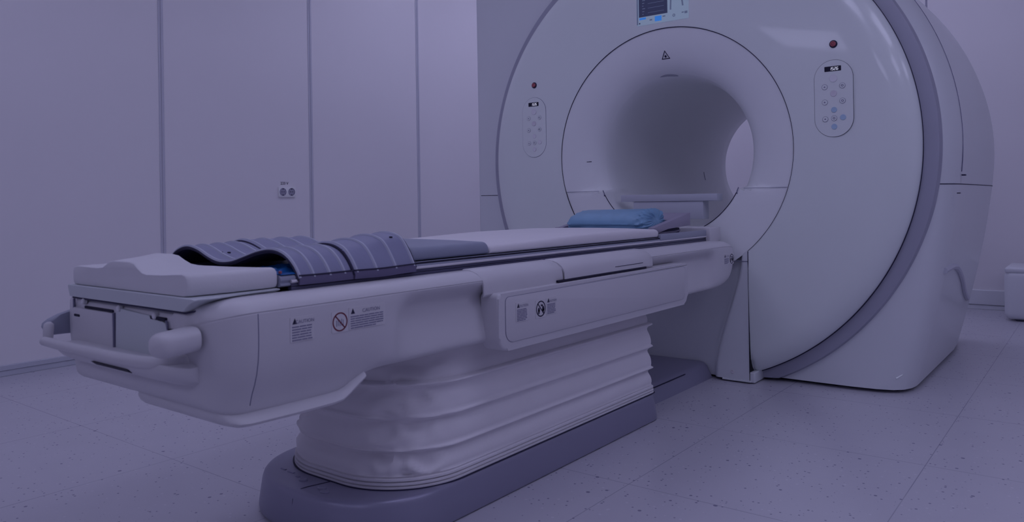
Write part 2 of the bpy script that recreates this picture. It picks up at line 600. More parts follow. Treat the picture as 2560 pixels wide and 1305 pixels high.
# dark slab under the body: shade of the floor gap put into colour
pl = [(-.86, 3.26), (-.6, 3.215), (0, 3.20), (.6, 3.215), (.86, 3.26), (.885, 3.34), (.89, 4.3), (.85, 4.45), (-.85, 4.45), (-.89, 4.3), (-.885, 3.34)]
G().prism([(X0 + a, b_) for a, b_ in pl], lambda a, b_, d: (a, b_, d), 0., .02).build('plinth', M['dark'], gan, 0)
# crease and level seams on the right flank
def sec(y):
    for s0, s1 in zip(SECT, SECT[1:]):
        if y <= s1[0]:
            q = (y - s0[0]) / (s1[0] - s0[0])
            return lerp(s0[1], s1[1], q), lerp(s0[2], s1[2], q)
    return SECT[-1][1:]
pth = []
for i in range(50):
    y = 3.175 + (4.35 - 3.175) * i / 49
    R, wb = sec(y)
    pth.append((X0 + body_x(R, wb, .792) + .0003, y, .792))
G().tube(pth, .0018, 6).build('body_seam', M['seam'], gan)
G().tube([pol(1.0805, 1.47 + 1.64 * i / 40, 3.327) for i in range(41)], .0017, 6).build('body_crease', M['softseam'], gan)
G().box((X0 + 1.074, 3.325, .823), (X0 + 1.087, 3.352, .828), .001, 1).build('latch', M['seam'], gan)
G().box((X0 + 1.068, 3.25, .756), (X0 + 1.078, 3.275, .7595), .0005, 1).build('latch', M['seam'], gan)
# left flank cover
out = [(-2.676, .025), (-2.676, 1.93)] + [(-2.556 - .12 * math.cos(PI / 2 * i / 8), 1.93 + .12 * math.sin(PI / 2 * i / 8)) for i in range(1, 9)] + [(-1.75, 2.05)]
out += [(X0 - 1.035 * math.sin(.24 + 2.0 * i / 40), ZC + 1.035 * math.cos(.24 + 2.0 * i / 40)) for i in range(41)]
out += [(-2.30, .025)]
g = G().prism(out, lambda a, b_, d: (a, d, b_), 4.35, 3.188, .012, 3)
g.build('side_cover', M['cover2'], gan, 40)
G().tube([(-2.6765, 3.6, .784), (-2.6765, 3.21, .784), (-2.672, 3.195, .784), (-2.66, 3.1875, .784), (-2.52, 3.1875, .784)], .0016, 6).build('body_seam', M['seam'], gan)
# vent plate on the right flank, hose, base kick
pth = [(3.30, .466), (3.36, .470), (3.45, .471), (3.54, .463), (3.63, .443), (3.73, .41), (3.82, .375), (3.92, .332), (4.02, .298), (4.12, .272)]
def fx(y, z):
    R, wb = sec(y)
    return X0 + body_x(R, wb, z)
G().tube([(fx(a, b_) + .002, a, b_) for a, b_ in pth], .012, 8).build('hose', M['hose'], gan)
G().box((fx(3.19, .03) - .010, 3.165, .045), (fx(3.19, .03) + .006, 3.21, .050), .001, 1)
g = G()
g.tube([(-.640, 3.196, .060), (-.622, 3.214, .074)], .0030, 6)
g.build('lift_notch', M['cover'], gan)

# display screen
sx0, sx1, sz0, sz1 = -1.637, -1.393, 1.516, 1.70
fnS = lambda a, b_, d: (a, y_front(.66) - .0015 - d, b_)
scr = G().prism(rrect(sx0, sx1, sz0, sz1, .002, 2), fnS, -.01, .003, .0008, 1).build('display_screen', M['screen'], gan)
def sq(name, x0, x1, z0, z1, m, d=.0036):
    G().prism([(x0, z0), (x1, z0), (x1, z1), (x0, z1)], fnS, .002, d).build(name, m, scr, 0)
sq('image_window', -1.626, -1.489, 1.552, 1.70, M['screendark'])
sq('side_bar', -1.6365, -1.630, 1.52, 1.70, M['screengrey'])
sq('blue_button', -1.624, -1.592, 1.540, 1.549, M['screenblue'])
sq('blue_icon', -1.549, -1.517, 1.524, 1.546, M['screenblue'])
sq('icon', -1.574, -1.562, 1.531, 1.537, M['screengrey'])
sq('icon', -1.512, -1.499, 1.538, 1.543, M['screengrey'])
sq('icon', -1.626, -1.620, 1.522, 1.528, M['screendark'])
sq('icon', -1.423, -1.413, 1.541, 1.546, M['screengrey'])
sq('icon', -1.410, -1.397, 1.537, 1.547, M['screengrey'])
g = G()
n = 20
g.loft([[fnS(-1.459 + r * math.cos(2 * PI * i / n), 1.537 + r * math.sin(2 * PI * i / n), .0036) for i in range(n)] for r in (.0065, .003)], True, False, False)
g.build('icon', M['screengrey'], scr, 0)
for i in range(6):
    z = 1.562 + i * .012
    sq('text_row', -1.609, -1.603 + .004 * (i % 3), z, z + .003, M['screengrey'], .0039)
for i in range(4):
    z = 1.566 + i * .02
    sq('trace_row', -1.582, -1.505, z, z + .0015, M['screengrey'], .0039)
for x in (-1.47, -1.425):
    G().prism([(x - .008, 1.563), (x - .001, 1.563), (x + .003, 1.66), (x - .004, 1.66)] if x < -1.45 else [(x + .004, 1.572), (x + .011, 1.572), (x - .001, 1.66), (x - .008, 1.66)],
              fnS, .002, .0036).build('body_figure', M['screengrey'], scr, 0)

# control panels
SEG = {'1': 'bc', '5': 'afgcd', '2': 'abged', '6': 'afgedc'}
def digits(g, s, x, z, h, fn):
    wd = h * .52
    th = h * .135
    sl = .12
    for k_, ch in enumerate(s):
        ox = x + k_ * wd * 1.55
        def bar(a, b_, hor):
            (u0, v0), (u1, v1) = a, b_
            q = th / 2
            P = [(u0, v0 - q), (u1, v1 - q), (u1, v1 + q), (u0, v0 + q)] if hor else [(u0 - q, v0), (u0 + q, v0), (u1 + q, v1), (u1 - q, v1)]
            g.prism([(ox + u + sl * v, z + v) for u, v in P], fn, .0015, .0024)
        for c_ in SEG[ch]:
            bar(*{'a': ((0, h), (wd, h), True), 'g': ((0, h / 2), (wd, h / 2), True), 'd': ((0, 0), (wd, 0), True),
                  'f': ((0, h / 2), (0, h), False), 'b': ((wd, h / 2), (wd, h), False), 'e': ((0, 0), (0, h / 2), False), 'c': ((wd, 0), (wd, h / 2), False)}[c_])
def control_panel(xc, zc_, faint):
    yb = y_front(math.hypot(xc - X0, zc_ - ZC))
    fn = lambda a, b_, d: (xc + a, yb - d, zc_ + b_)
    hw, hh = .0695, .1445
    out = rrect(-hw, hw, -hh, hh, hw - .0005, 16)
    p = G().prism(out, fn, -.012, .0035, .0012, 2).build('control_panel', M['cover'], gan)
    G().tube([fn(a, b_, .002) for a, b_ in out], .0013, 6, True).build('panel_outline', M['softseam'] if faint else M['seam'], p)
    dsp = G().prism(rrect(-.032, .028, .1025, .1215, .001, 1), fn, .002, .0045, .0005, 1).build('clock_display', M['dark'], p)
    g = G()
    fd = lambda a, b_, d: fn(a, b_, .0032 + d)
    digits(g, '1526', -.014, .1065, .0105, fd)
    g.build('digits', M['led'], p, 0)
    B = [(0, .0754, .0145, 'whitebtn'), (-.032, .045, .0098, 'cover'), (.032, .0455, .0098, 'cover'), (0, .0185, .0120, 'pinkbtn'),
         (-.032, -.013, .0098, 'cover'), (.032, -.0115, .0098, 'cover'), (.001, -.043, .0105, 'bluebtn'), (-.031, -.0765, .0098, 'cover'),
         (.001, -.075, .0098, 'cover'), (.033, -.0735, .0105, 'bluebtn'), (.001, -.1066, .0105, 'bluebtn')]
    n = 28
    for (bx, bz, br, bm_) in B:
        if faint and bm_ == 'bluebtn':
            bm_ = 'whitebtn'
        g = G().loft([[fn(bx + r * math.cos(2 * PI * i / n), bz + r * math.sin(2 * PI * i / n), d) for i in range(n)]
                      for r, d in ((br, .002), (br, .0050), (br - .0012, .0058), (br * .5, .0054))], True, False, True)
        b_ = g.build('button', M[bm_], p)
        if bm_ == 'cover':
            G().tube([fn(bx + br * math.cos(2 * PI * i / n), bz + br * math.sin(2 * PI * i / n), .0042) for i in range(n)], .0010 if not faint else .0007, 6, True).build('button_rim', M['softseam'], p)
            g = G()
            q = br * .38
            kind = B.index(next(z for z in B if z[0] == bx and z[1] == bz)) % 3
            if kind == 0:
                g.prism([(bx - q, bz - q * .5), (bx + q, bz - q * .5), (bx + q, bz + q * .5), (bx - q, bz + q * .5)], fn, .005, .0063)
            elif kind == 1:
                g.prism([(bx - q, bz - q * .7), (bx + q, bz - q * .7), (bx, bz + q)], fn, .005, .0063)
            else:
                g.tube([fn(bx + q * math.cos(2 * PI * i / n), bz + q * math.sin(2 * PI * i / n), .006) for i in range(n)], .0009, 6, True)
            g.build('button_symbol', M['print'], p)
    # emergency stop above the panel
    ze = zc_ + .2055
    ye = y_front(math.hypot(xc - X0, ze - ZC))
    fe = lambda a, b_, d: (xc + a, ye - d, ze + b_)
    g = G().loft([[fe(r * math.cos(2 * PI * i / n), r * math.sin(2 * PI * i / n), d) for i in range(n)] for r, d in ((.0145, -.004), (.0145, .003), (.013, .004), (.0098, .004), (.0098, .002))], True, False, True)
    e = g.build('stop_button', M['seam'], gan)
    g = G().loft([[fe(r * math.cos(2 * PI * i / n), r * math.sin(2 * PI * i / n), d) for i in range(n)] for r, d in ((.0102, .001), (.0102, .008), (.0088, .0095), (.004, .0098))], True, False, True)
    g.build('red_cap', M['redbtn'], e)
    g = G().tube([fe(.005 * math.cos(2 * PI * i / n + .5), .005 * math.sin(2 * PI * i / n + .5), .0098) for i in range(22)], .0007, 6)
    g.build('cap_mark', M['red'], e)
control_panel(-.8125, 1.1215, False)
control_panel(-2.2065, 1.1095, True)

# laser warning triangle on the ring
g = G()
fl = lambda a, b_, d: (-1.5145 + a, ring_y(math.hypot(-1.5145 + a - X0, 1.3745 + b_ - ZC), 1.37) - d, 1.3745 + b_)
tri = [(-.0175, -.0125), (.0175, -.0125), (0, .019)]
def tri_frame(g, fn, cx, cz, s_, th, d=.0012):
    P = [(cx + a * s_, cz + b_ * s_) for a, b_ in tri]
    for i in range(3):
        a, b_ = Vector((*P[i], 0)), Vector((*P[(i + 1) % 3], 0))
        dd = (b_ - a).normalized()
        nn = Vector((-dd.y, dd.x, 0)) * th / 2
        a, b_ = a - dd * th / 2, b_ + dd * th / 2
        g.prism([(a - nn)[:2], (b_ - nn)[:2], (b_ + nn)[:2], (a + nn)[:2]], fn, -.002, d)
tri_frame(g, fl, 0, 0, 1, .0030)
g.prism([(.0048 * math.cos(2 * PI * i / 18), -.003 + .0048 * math.sin(2 * PI * i / 18)) for i in range(18)], fl, -.002, .0014)
for i in range(8):
    a = 2 * PI * i / 8
    g.prism([(.0062 * math.cos(a) - .0004 * math.sin(a), -.003 + .0062 * math.sin(a)), (.0062 * math.cos(a) + .0004 * math.sin(a), -.003 + .0062 * math.sin(a)), (.008 * math.cos(a), -.003 + .008 * math.sin(a))], fl, -.002, .0014)
g.build('laser_warning_sign', M['black'], gan, 0)

# ------------------------------------------------------------------ patient table
tab = thing('patient_table', 'long white scanner couch on a fabric bellows and a blue-grey floor base', 'scanner table', (X0, 1.75, 0))
# base plate
def base_ring(z, ins, y0=1.09, y1=2.42, hw=.286):
    return [(a, b_, z) for a, b_ in rrect(X0 - hw + .012 + ins, X0 + hw - ins, y0 + ins, y1 - ins, (.235 - ins * .5, .215 - ins * .5, .06 - ins * .4, .06 - ins * .4), 14)]
g = G().loft([base_ring(0, .006), base_ring(.004, .001), base_ring(.012, 0), base_ring(.045, .004), base_ring(.074, .008), base_ring(.083, .0105), base_ring(.0875, .0135), base_ring(.0895, .0175), base_ring(.0902, .0225), base_ring(.0899, .030), base_ring(.0895, .042), base_ring(.0895, .06)])
g.build('base_plate', M['base'], tab, 40)
G().tube([(-1.470, 1.2, .0898), (-1.490, 1.135, .0898), (-1.492, 1.118, .0895), (-1.4935, 1.106, .084), (-1.495, 1.0985, .072), (-1.497, 1.095, .040)], .0013, 6).build('base_seam', M['seam'], tab)
g = G()
for (x, y, sx, sy) in ((-1.585, 1.205, .012, .004), (-1.605, 1.175, .012, .0035), (-1.640, 1.178, .010, .003), (-1.565, 1.165, .006, .004)):
    G().box((x - sx, y - sy, .0885), (x + sx, y + sy, .0910), .001, 1).build('base_clip', M['railmid'], tab)
for (x, y) in ((-1.535, 1.158), (-1.455, 1.150), (-1.430, 1.138)):
    g = G().loft([[(x + r * math.cos(2 * PI * i / 14), y + .7 * r * math.sin(2 * PI * i / 14), z) for i in range(14)] for r, z in ((.013, .0885), (.013, .0915), (.010, .0930), (.006, .0920))], True, False, True)
    g.build('base_cap', M['base'], tab)
# floor track to the gantry
P = [(-1.790, 0), (-1.225 - .095, 0), (-1.225 - .118, .048), (-1.225 - .132, .060), (-1.225 - .15, .0645), (-1.760, .0645), (-1.780, .05)]
g = G().loft([[(a, y, z) for a, z in P] for y in (2.36, 2.42, 2.6, 2.8, 3.0, 3.075)])
g.build('floor_track', M['base'], tab, 30)
G().box((-1.345, 2.52, .0505), (-1.340, 2.86, .0525), .0005, 1).build('track_groove', M['seam'], tab)
# bellows
def bel_ring(z, ins, yoff=0., wr=0.):
    hw = .271
    pts = rrect(X0 - hw + .022 + ins, X0 + hw - ins, 1.192 + ins + yoff, 2.397 - ins, (.21, .20, .02, .02), 30)
    dense = []
    m_ = len(pts)
    for i in range(m_):
        a, b_ = pts[i], pts[(i + 1) % m_]
        k_ = {30: 3, 61: 22, 92: 11, 123: 22}.get(i, 1)      # straight runs between the four corners
        for q in range(k_):
            dense.append((lerp(a[0], b_[0], q / k_), lerp(a[1], b_[1], q / k_)))
    out = []
    cx, cy = X0, 1.75
    for (x, y) in dense:
        f = 0.
        if wr:
            d1 = math.hypot(x - (X0 + .205), y - 1.262)
            d2 = math.hypot(x - (X0 - .225), y - 1.27)
            c_ = max(0, 1 - d1 / .16) + .8 * max(0, 1 - d2 / .13)
            nz = .42 - 1.5 * abs(noise.noise(Vector((x * 15 + 3, y * 15, z * 24)))) + .35 * noise.noise(Vector((x * 34, y * 34 + 7, z * 40)))
            f = wr * (c_ * nz * .024 + .0025 * noise.noise(Vector((x * 9, y * 7, z * 30))))
        vx, vy = x - cx, (y - cy)
        L_ = math.hypot(vx, vy)
        out.append((x + vx / L_ * f, y + vy / L_ * f, z + f * .35))
    return out
prof = [(.090, .004), (.0905, .0), (.0955, .0), (.0962, .006), (.0985, .006), (.0995, .0005), (.1045, .0005), (.1052, .0065), (.1075, .0065), (.1085, .001), (.1135, .001), (.1142, .007), (.1165, .007), (.118, .0045)]
rings = [bel_ring(z, i_) for z, i_ in prof]
levels = [.118, .178, .252, .327, .388]
for a, b_ in zip(levels, levels[1:]):
    H_ = b_ - a
    last = b_ == levels[-1]
    for q, ins in ((.06, .006), (.14, .005), (.25, .005), (.36, .006), (.48, .008), (.58, .0105), (.68, .0130), (.78, .0140), (.86, .011), (.91, .005), (.95, .0005), (.985, .0005), (1.01, .003)):
        if last and q > .7:
            continue
        rings.append(bel_ring(a + H_ * q, ins + (.008 if last else 0), .04 * (a - .118) / .27 + .012 * q, 1.))
rings.append(bel_ring(.392, .022, .05, 1.))
rings.append(bel_ring(.408, .022, .05, .4))
G().loft(rings, True, False, False).build('bellows', M['bellows'], tab, 60)
G().loft([bel_ring(z, i_, -.0) for z, i_ in ((.0895, .004), (.0895, -.003), (.0915, -.003), (.0915, .004))], True, False, False).build('bellows_gasket', M['seam'], tab)

# table body
def prof_pts(hw, zt, zb, rec, ff):
    """right half of the cross-section from top centre to bottom centre; rec = side recess 0..1, ff = deep front housing 0..1"""
    s_ = hw / .316
    top = [(0, -.010), (.120, -.010), (.232, -.010), (.240, -.008), (.246, -.003), (.252, .000), (.270, -.0005), (.285, -.003), (.298, -.008), (.308, -.0140), (.3140, -.0190), (.3160, -.0225), (.3145, -.0240), (.3162, -.0255)]
    pts = [(a * s_, zt + b_) for a, b_ in top]
    zs = zt - .0270
    plain = [(.3165, 0.), (.3172, .10), (.3175, .2), (.3170, .32), (.3150, .45), (.3100, .58), (.3030, .69), (.2950, .78), (.2905, .85), (.2880, .90), (.2860, .94), (.2835, .972), (.279, .992), (.268, 1.)]
    reces = [(.3160, 0.), (.3120, .05), (.3020, .11), (.2900, .17), (.2860, .22), (.2865, .28), (.290, .42), (.295, .58), (.300, .74), (.3035, .86), (.3045, .91), (.303, .95), (.298, .985), (.286, 1.)]
    mid = [(.3165, 0.), (.3172, .10), (.3172, .2), (.3172, .32), (.3172, .45), (.3165, .60), (.3155, .72), (.314, .82), (.311, .89), (.308, .92), (.304, .95), (.300, .97), (.293, .99), (.280, 1.)]
    for (a, t0), (b_, t1), (c_, t2) in zip(plain, reces, mid):
        a2, t_2 = lerp(c_, a, ff), lerp(t2, t0, ff)
        x, q = lerp(a2, b_, rec), lerp(t_2, t1, rec)
        pts.append((x * s_, lerp(zs, zb, q)))
    pts += [(.15 * s_, zb), (0, zb)]
    return pts
ZT = .584
secs = []
for i in range(9):
    q = i / 8
    e = math.sqrt(max(0, 1 - (1 - q) ** 2))
    secs.append((.728 + .077 * q, .224 + .092 * e, ZT - .024 * (1 - e), lerp(.426, .374, e), 0., 1.))
secs += [(.86, .316, ZT, .371, 0, 1), (.92, .316, ZT, .370, 0, 1), (.98, .316, ZT, .370, 0, 1), (1.012, .316, ZT, .372, 0, .97), (1.04, .316, ZT, .384, 0, .75), (1.066, .316, ZT, .397, 0, .48), (1.085, .316, ZT, .403, 0, .3),
         (1.10, .316, ZT, .406, 0, .1), (1.12, .316, ZT, .407, 0, 0)]
for i in range(11):
    q = i / 10
    secs.append((1.135 + .085 * q, .316, ZT, .407, math.sin(q * PI / 2) ** 1.3, 0))
secs += [(1.3, .316, ZT, .407, 1, 0), (1.45, .316, ZT, .406, 1, 0), (1.8, .316, ZT, .404, 1, 0), (2.2, .316, ZT, .403, 1, 0), (2.6, .316, ZT, .402, 1, 0)]
for i in range(9):
    q = i / 8
    secs.append((2.76 + .10 * q, .316, ZT, .402, 1 - sstep(0, 1, q), 0))
secs += [(2.90, .316, ZT, .405, 0, 0), (2.93, .316, ZT - .001, .411, 0, 0), (2.955, .3158, ZT - .002, .420, 0, 0), (2.975, .315, ZT - .004, .433, 0, 0), (2.992, .313, ZT - .007, .450, 0, 0), (3.005, .309, ZT - .011, .472, 0, 0), (3.014, .302, ZT - .016, .495, 0, 0), (3.018, .29, ZT - .024, .515, 0, 0)]
rings = []
for (y, hw, zt, zb, rec, ff) in secs:
    h_ = prof_pts(hw, zt, zb, rec, ff)
    rings.append([(X0 + a, y, b_) for a, b_ in h_] + [(X0 - a, y, b_) for a, b_ in reversed(h_[1:-1])])
body = G().loft(rings).build('table_body', M['table'], tab, 40)
# nose seam on the right side
h_ = prof_pts(.316, ZT, .374, 0, 1)
pth = [(X0 + a, .806, b_) for a, b_ in h_[13:24]]
G().tube(pth, .0009, 6).build('nose_seam', M['softseam'], tab)
# flange under the nose
def flange_ring(y, xl, xr, zb):
    zt = zb + .026
    return [(xl + .004, y, zt), (xl, y, lerp(zt, zb, .55)), (xl + .010, y, lerp(zt, zb, .85)), (xl + .030, y, zb), (xr - .026, y, zb), (xr - .010, y, zb + .001), (xr - .002, y, zb + .004), (xr, y, zb + .008),
            (xr - .003, y, zb + .0125), (xr - .011, y, zb + .018), (xr - .022, y, zt)]
g = G().loft([flange_ring(*q) for q in ((.762, -1.520, -1.260, .374), (.764, -1.536, -1.236, .366), (.770, -1.548, -1.221, .3605), (.782, -1.556, -1.210, .3565), (.80, -1.56, -1.2045, .3555), (.90, -1.56, -1.203, .354), (.985, -1.56, -1.203, .354), (1.008, -1.555, -1.204, .356), (1.022, -1.55, -1.205, .362), (1.045, -1.545, -1.203, .378), (1.066, -1.54, -1.202, .391))])
g.build('underside_housing', M['table'], tab, 40)
pth = [(-1.437, .769, .392), (-1.432, .768, .383), (-1.420, .770, .375), (-1.405, .776, .3690), (-1.392, .786, .3655)]
G().tube(pth, [.0012, .0026, .0030, .0026, .0012], 8).build('housing_slot', M['dark'], tab)
for x in (-1.335, -1.285):
    G().box((x - .006, .768, .3735), (x + .006, .776, .3790), .001, 1).build('housing_clip', M['dark'], tab)

# end face details
fe = lambda a, b_, d: (a * 1.011, .728 - d, .75 - (.75 - b_) * 1.011)
G().prism(rrect(-1.707, -1.532, .452, .5445, .006, 3), fe, -.012, .0065, .002).build('left_end_plate', M['table'], tab)
G().prism([(-1.528, .448), (-1.332, .448), (-1.334, .529), (-1.340, .541), (-1.352, .5445), (-1.39, .5455), (-1.395, .551), (-1.524, .556)], fe, -.012, .004, .002).build('centre_end_plate', M['tableblue'], tab)
G().prism(rrect(-1.658, -1.538, .5450, .5500, .002, 2), fe, -.002, .0030).build('end_slot', M['dark'], tab)
G().prism(rrect(-1.390, -1.338, .5450, .5505, .002, 2), fe, -.002, .0050).build('end_slot', M['dark'], tab)
G().prism(rrect(-1.330, -1.296, .5265, .5320, .002, 2), fe, -.002, .0035).build('end_slot', M['dark'], tab)
G().prism(rrect(-1.697, -1.672, .5265, .5315, .002, 2), fe, -.002, .0072).build('end_slot', M['dark'], tab)
G().tube([fe(-1.5315, .545, .0035), fe(-1.5305, .50, .0035), fe(-1.530, .455, .0035)], .0032, 6).build('end_groove', M['groove'], tab)
G().tube([fe(-1.3370, .5450, .0035), fe(-1.333, .5430, .0035), fe(-1.3315, .538, .0035), fe(-1.331, .530, .0035)], .0022, 6).build('end_groove', M['groove'], tab)
G().tube([fe(-1.7035, .562, .0035), fe(-1.7035, .534, .0035), fe(-1.700, .530, .0035)], .0028, 6).build('end_groove', M['groove'], tab)
for (x, z) in ((-1.658, .559), (-1.509, .5555), (-1.374, .5515)):
    n = 14
    G().loft([[fe(x + r * math.cos(2 * PI * i / n), z + r * math.sin(2 * PI * i / n), d) for i in range(n)] for r, d in ((.0062, 0), (.0062, .006), (.0045, .008), (.002, .008))], True, False, True).build('end_pin', M['foam'], tab)
G().tube([(X0 - .221, .7245, .5622), (X0 + .222, .7245, .5622), (X0 + .236, .738, .5655)], .0018, 6).build('tray_gap', M['mauvedark'], tab)
# handle bar and bumpers
bar = [(-1.760, .678, .4745), (-1.752, .677, .4745), (-1.70, .677, .474), (-1.55, .677, .474), (-1.42, .678, .4750), (-1.36, .681, .4755), (-1.325, .688, .476), (-1.305, .700, .476), (-1.295, .72, .476), (-1.29, .75, .476)]
G().tube(bar, [.006, .0092, .0100, .0105, .0112, .0118, .0118, .0118, .0118, .0118][:len(bar)], 14).build('handle_bar', M['table'], tab, 60)
P = [(.74, .476), (.684, .476), (.678, .468), (.680, .460), (.690, .449), (.705, .440), (.74, .428)]
g = G().loft([[(x, lerp(.74, a, k_), lerp(.455, b_, .4 + .6 * k_)) for a, b_ in P] for x, k_ in ((-1.735, .25), (-1.725, .7), (-1.70, .95), (-1.66, 1), (-1.36, 1), (-1.30, .95), (-1.275, .8), (-1.262, .4))])
g.build('bar_ledge', M['table'], tab, 50)
G().loft([[(x, .688 + .0025, .4475), (x, .6885 - .0045, .4525), (x, .6835 - .0030, .4555), (x, .692, .453)] for x in (-1.550, -1.410)]).build('ledge_slot', M['dark'], tab)
def bumper(xc, yf, zc_, hw, hz, m):
    rings = []
    for i in range(15):
        q = i / 14
        y = yf + .072 * q
        e = (1 - (1 - min(1, q / .30)) ** 2.4) ** (1 / 2.4) if q < .30 else 1
        e = max(e, .12)
        n = 28
        ring = []
        for k_ in range(n):
            a = 2 * PI * k_ / n
            c_, s_ = math.cos(a), math.sin(a)
            p_ = 2 / 2.7
            ring.append((xc + hw * e * math.copysign(abs(c_) ** p_, c_), y, zc_ + .006 * q + hz * e * math.copysign(abs(s_) ** p_, s_)))
        rings.append(ring)
    return G().loft(rings).build('bumper', m, tab, 60)
bumper(-1.268, .655, .5135, .030, .0215, M['table'])
G().prism([(.775, .478), (.775, .5335), (.748, .5285), (.722, .522), (.703, .514), (.692, .506), (.690, .498), (.696, .487), (.705, .480)], lambda a, b_, d: (d, a, b_), -1.800, -1.781, .005, 3).build('bracket_plate', M['cradle'], tab, 40)
G().tube([(-1.771, .692, .470), (-1.771, .692, .480), (-1.771, .693, .496), (-1.771, .694, .506), (-1.771, .694, .5105)], [.009, .0098, .0105, .0095, .004], 12).build('bar_post', M['table'], tab, 60)

# warning stickers on the right side
def px_label(x, y0, y1, z0, z1, head, rows, tri_at, txt, plate=True, skew=0):
    fn = lambda a, b_, d: (x + d, a, b_)
    p = G().prism(rrect(y0, y1, z0, z1, .002, 2), fn, -.002, .0006).build('warning_sticker', M['sticker'], tab)
    h = z1 - z0
    ty, tz = y0 + .010, z1 - .0085
    G().prism([(ty - .0052, tz - .0045), (ty + .0052, tz - .0045), (ty, tz + .0062)], fn, 0, .0011).build('warning_triangle', M['black'], p, 0)
    g = G()
    text_geo(g, 'CAUTION', min(.0105, (y1 - y0) * .175), lambda u, v, d: fn(lerp(y0, y1, .60) + u, tz - .004 + v, .0008 + d))
    g.build('lettering', M['print'], p, 0)
    g = G()
    rnd = random.Random(int(y0 * 1000))
    zz_ = z1 - .0185
    step = (zz_ - z0 - .003) / max(1, rows - 1)
    for i in range(rows):
        z = zz_ - i * step
        e = y1 - .004 - (rnd.random() * .3 * (y1 - y0) if i in (rows - 1,) else rnd.random() * .003)
        u = y0 + .004
        while u < e - .003:
            wd = min(e - u, .008 + rnd.random() * .016)
            g.prism([(u, z - .0011), (u + wd, z - .0011), (u + wd, z + .0011), (u, z + .0011)], fn, 0, .0010)
            u += wd + .0016
    g.build('text_rows', M['print'], p, 0)
    return p
def ban(x, yc, zc_, r, m, inner, hw, hh):
    fn = lambda a, b_, d: (x + d, a, b_)
    p = G().prism(rrect(yc - hw, yc + hw, zc_ - hh, zc_ + hh, .002, 2), fn, -.002, .0006).build('prohibition_sticker', M['sticker'], tab)
    n = 40
    g = G()
    g.loft([[fn(yc + rr * math.cos(2 * PI * i / n), zc_ + rr * math.sin(2 * PI * i / n), d) for i in range(n)] for rr, d in ((r, 0), (r, .0011), (r * .86, .0011), (r * .86, 0))], True, False, False)
    q = r * .93
    a = 2.32
    dx, dz = q * math.cos(a), q * math.sin(a)
    nx_, nz_ = -dz / q * r * .065, dx / q * r * .065
    g.prism([(yc + dx - nx_, zc_ + dz - nz_), (yc - dx - nx_, zc_ - dz - nz_), (yc - dx + nx_, zc_ - dz + nz_), (yc + dx + nx_, zc_ + dz + nz_)], fn, 0, .0011)
    g.build('ban_symbol', m, p, 0)
    if inner:
        g = G()
        for (cx, cz, s_) in ((-.42, -.12, 1.), (.50, -.05, 1.15)):
            g.prism([(yc + r * (cx + .20 * s_ * math.cos(2 * PI * i / 12)), zc_ + r * (cz + .30 * s_ * math.sin(2 * PI * i / 12))) for i in range(12)], fn, 0, .0012)
            g.prism([(yc + r * (cx - .16), zc_ + r * (cz - .5)), (yc + r * (cx + .08), zc_ + r * (cz - .5)), (yc + r * (cx + .14), zc_ + r * cz), (yc + r * (cx - .18), zc_ + r * cz)], fn, 0, .0012)
        g.prism([(yc + r * (.10 + .10 * math.cos(2 * PI * i / 10)), zc_ + r * (.42 + .14 * math.sin(2 * PI * i / 10))) for i in range(10)], fn, 0, .0012)
        g.prism([(yc + r * (.34 + .10 * math.cos(2 * PI * i / 10)), zc_ + r * (.38 + .14 * math.sin(2 * PI * i / 10))) for i in range(10)], fn, 0, .0012)
        g.build('hand_symbol', M['black'], p, 0)
    else:
        g = G()
        for i in range(5):
            g.prism([(yc + r * (-.5 + .22 * i), zc_ - r * (.45 - .1 * (i % 2))), (yc + r * (-.42 + .22 * i), zc_ - r * .45), (yc + r * (-.42 + .22 * i), zc_ + r * (.2 + .15 * (i % 2))), (yc + r * (-.5 + .22 * i), zc_ + r * .2)], fn, 0, .0009)
        g.build('figure_print', M['softseam'], p, 0)
    return p
XS = X0 + .3176
px_label(XS, .872, .926, .497, .543, 1, 6, 0, '')
ban(XS, .988, .5205, .0185, M['red'], False, .0205, .0205)
px_label(XS, 1.0105, 1.107, .501, .545, 1, 6, 0, '')
# side panel
XP = -1.160
fp = lambda a, b_, d: (d, a, b_)
pan = G().prism(rrect(1.448, 2.503, .3865, .528, (.036, .030, .006, .012), 8), fp, -1.215, XP, .008, 4).build('side_panel', M['panel'], tab)
inn = rrect(1.474, 2.475, .4065, .5175, (.028, .02, .008, .012), 8)
G().prism(inn, fp, XP - .002, XP + .0016, .0012, 2).build('panel_inset', M['panel'], tab)
G().tube([(XP + .0004, a, b_) for a, b_ in inn], .0009, 6, True).build('panel_outline', M['softseam'], tab)
px_label(XP + .002, 1.513, 1.564, .452, .500, 1, 8, 0, '')
ban(XP + .002, 1.6185, .4735, .0205, M['black'], True, .023, .023)
px_label(XP + .002, 1.643, 1.690, .4545, .499, 1, 7, 0, '')
px_label(X0 + .3173, 2.895, 2.948, .4915, .532, 1, 6, 0, '')
ban(X0 + .3173, 2.972, .510, .0195, M['black'], True, .0205, .021)
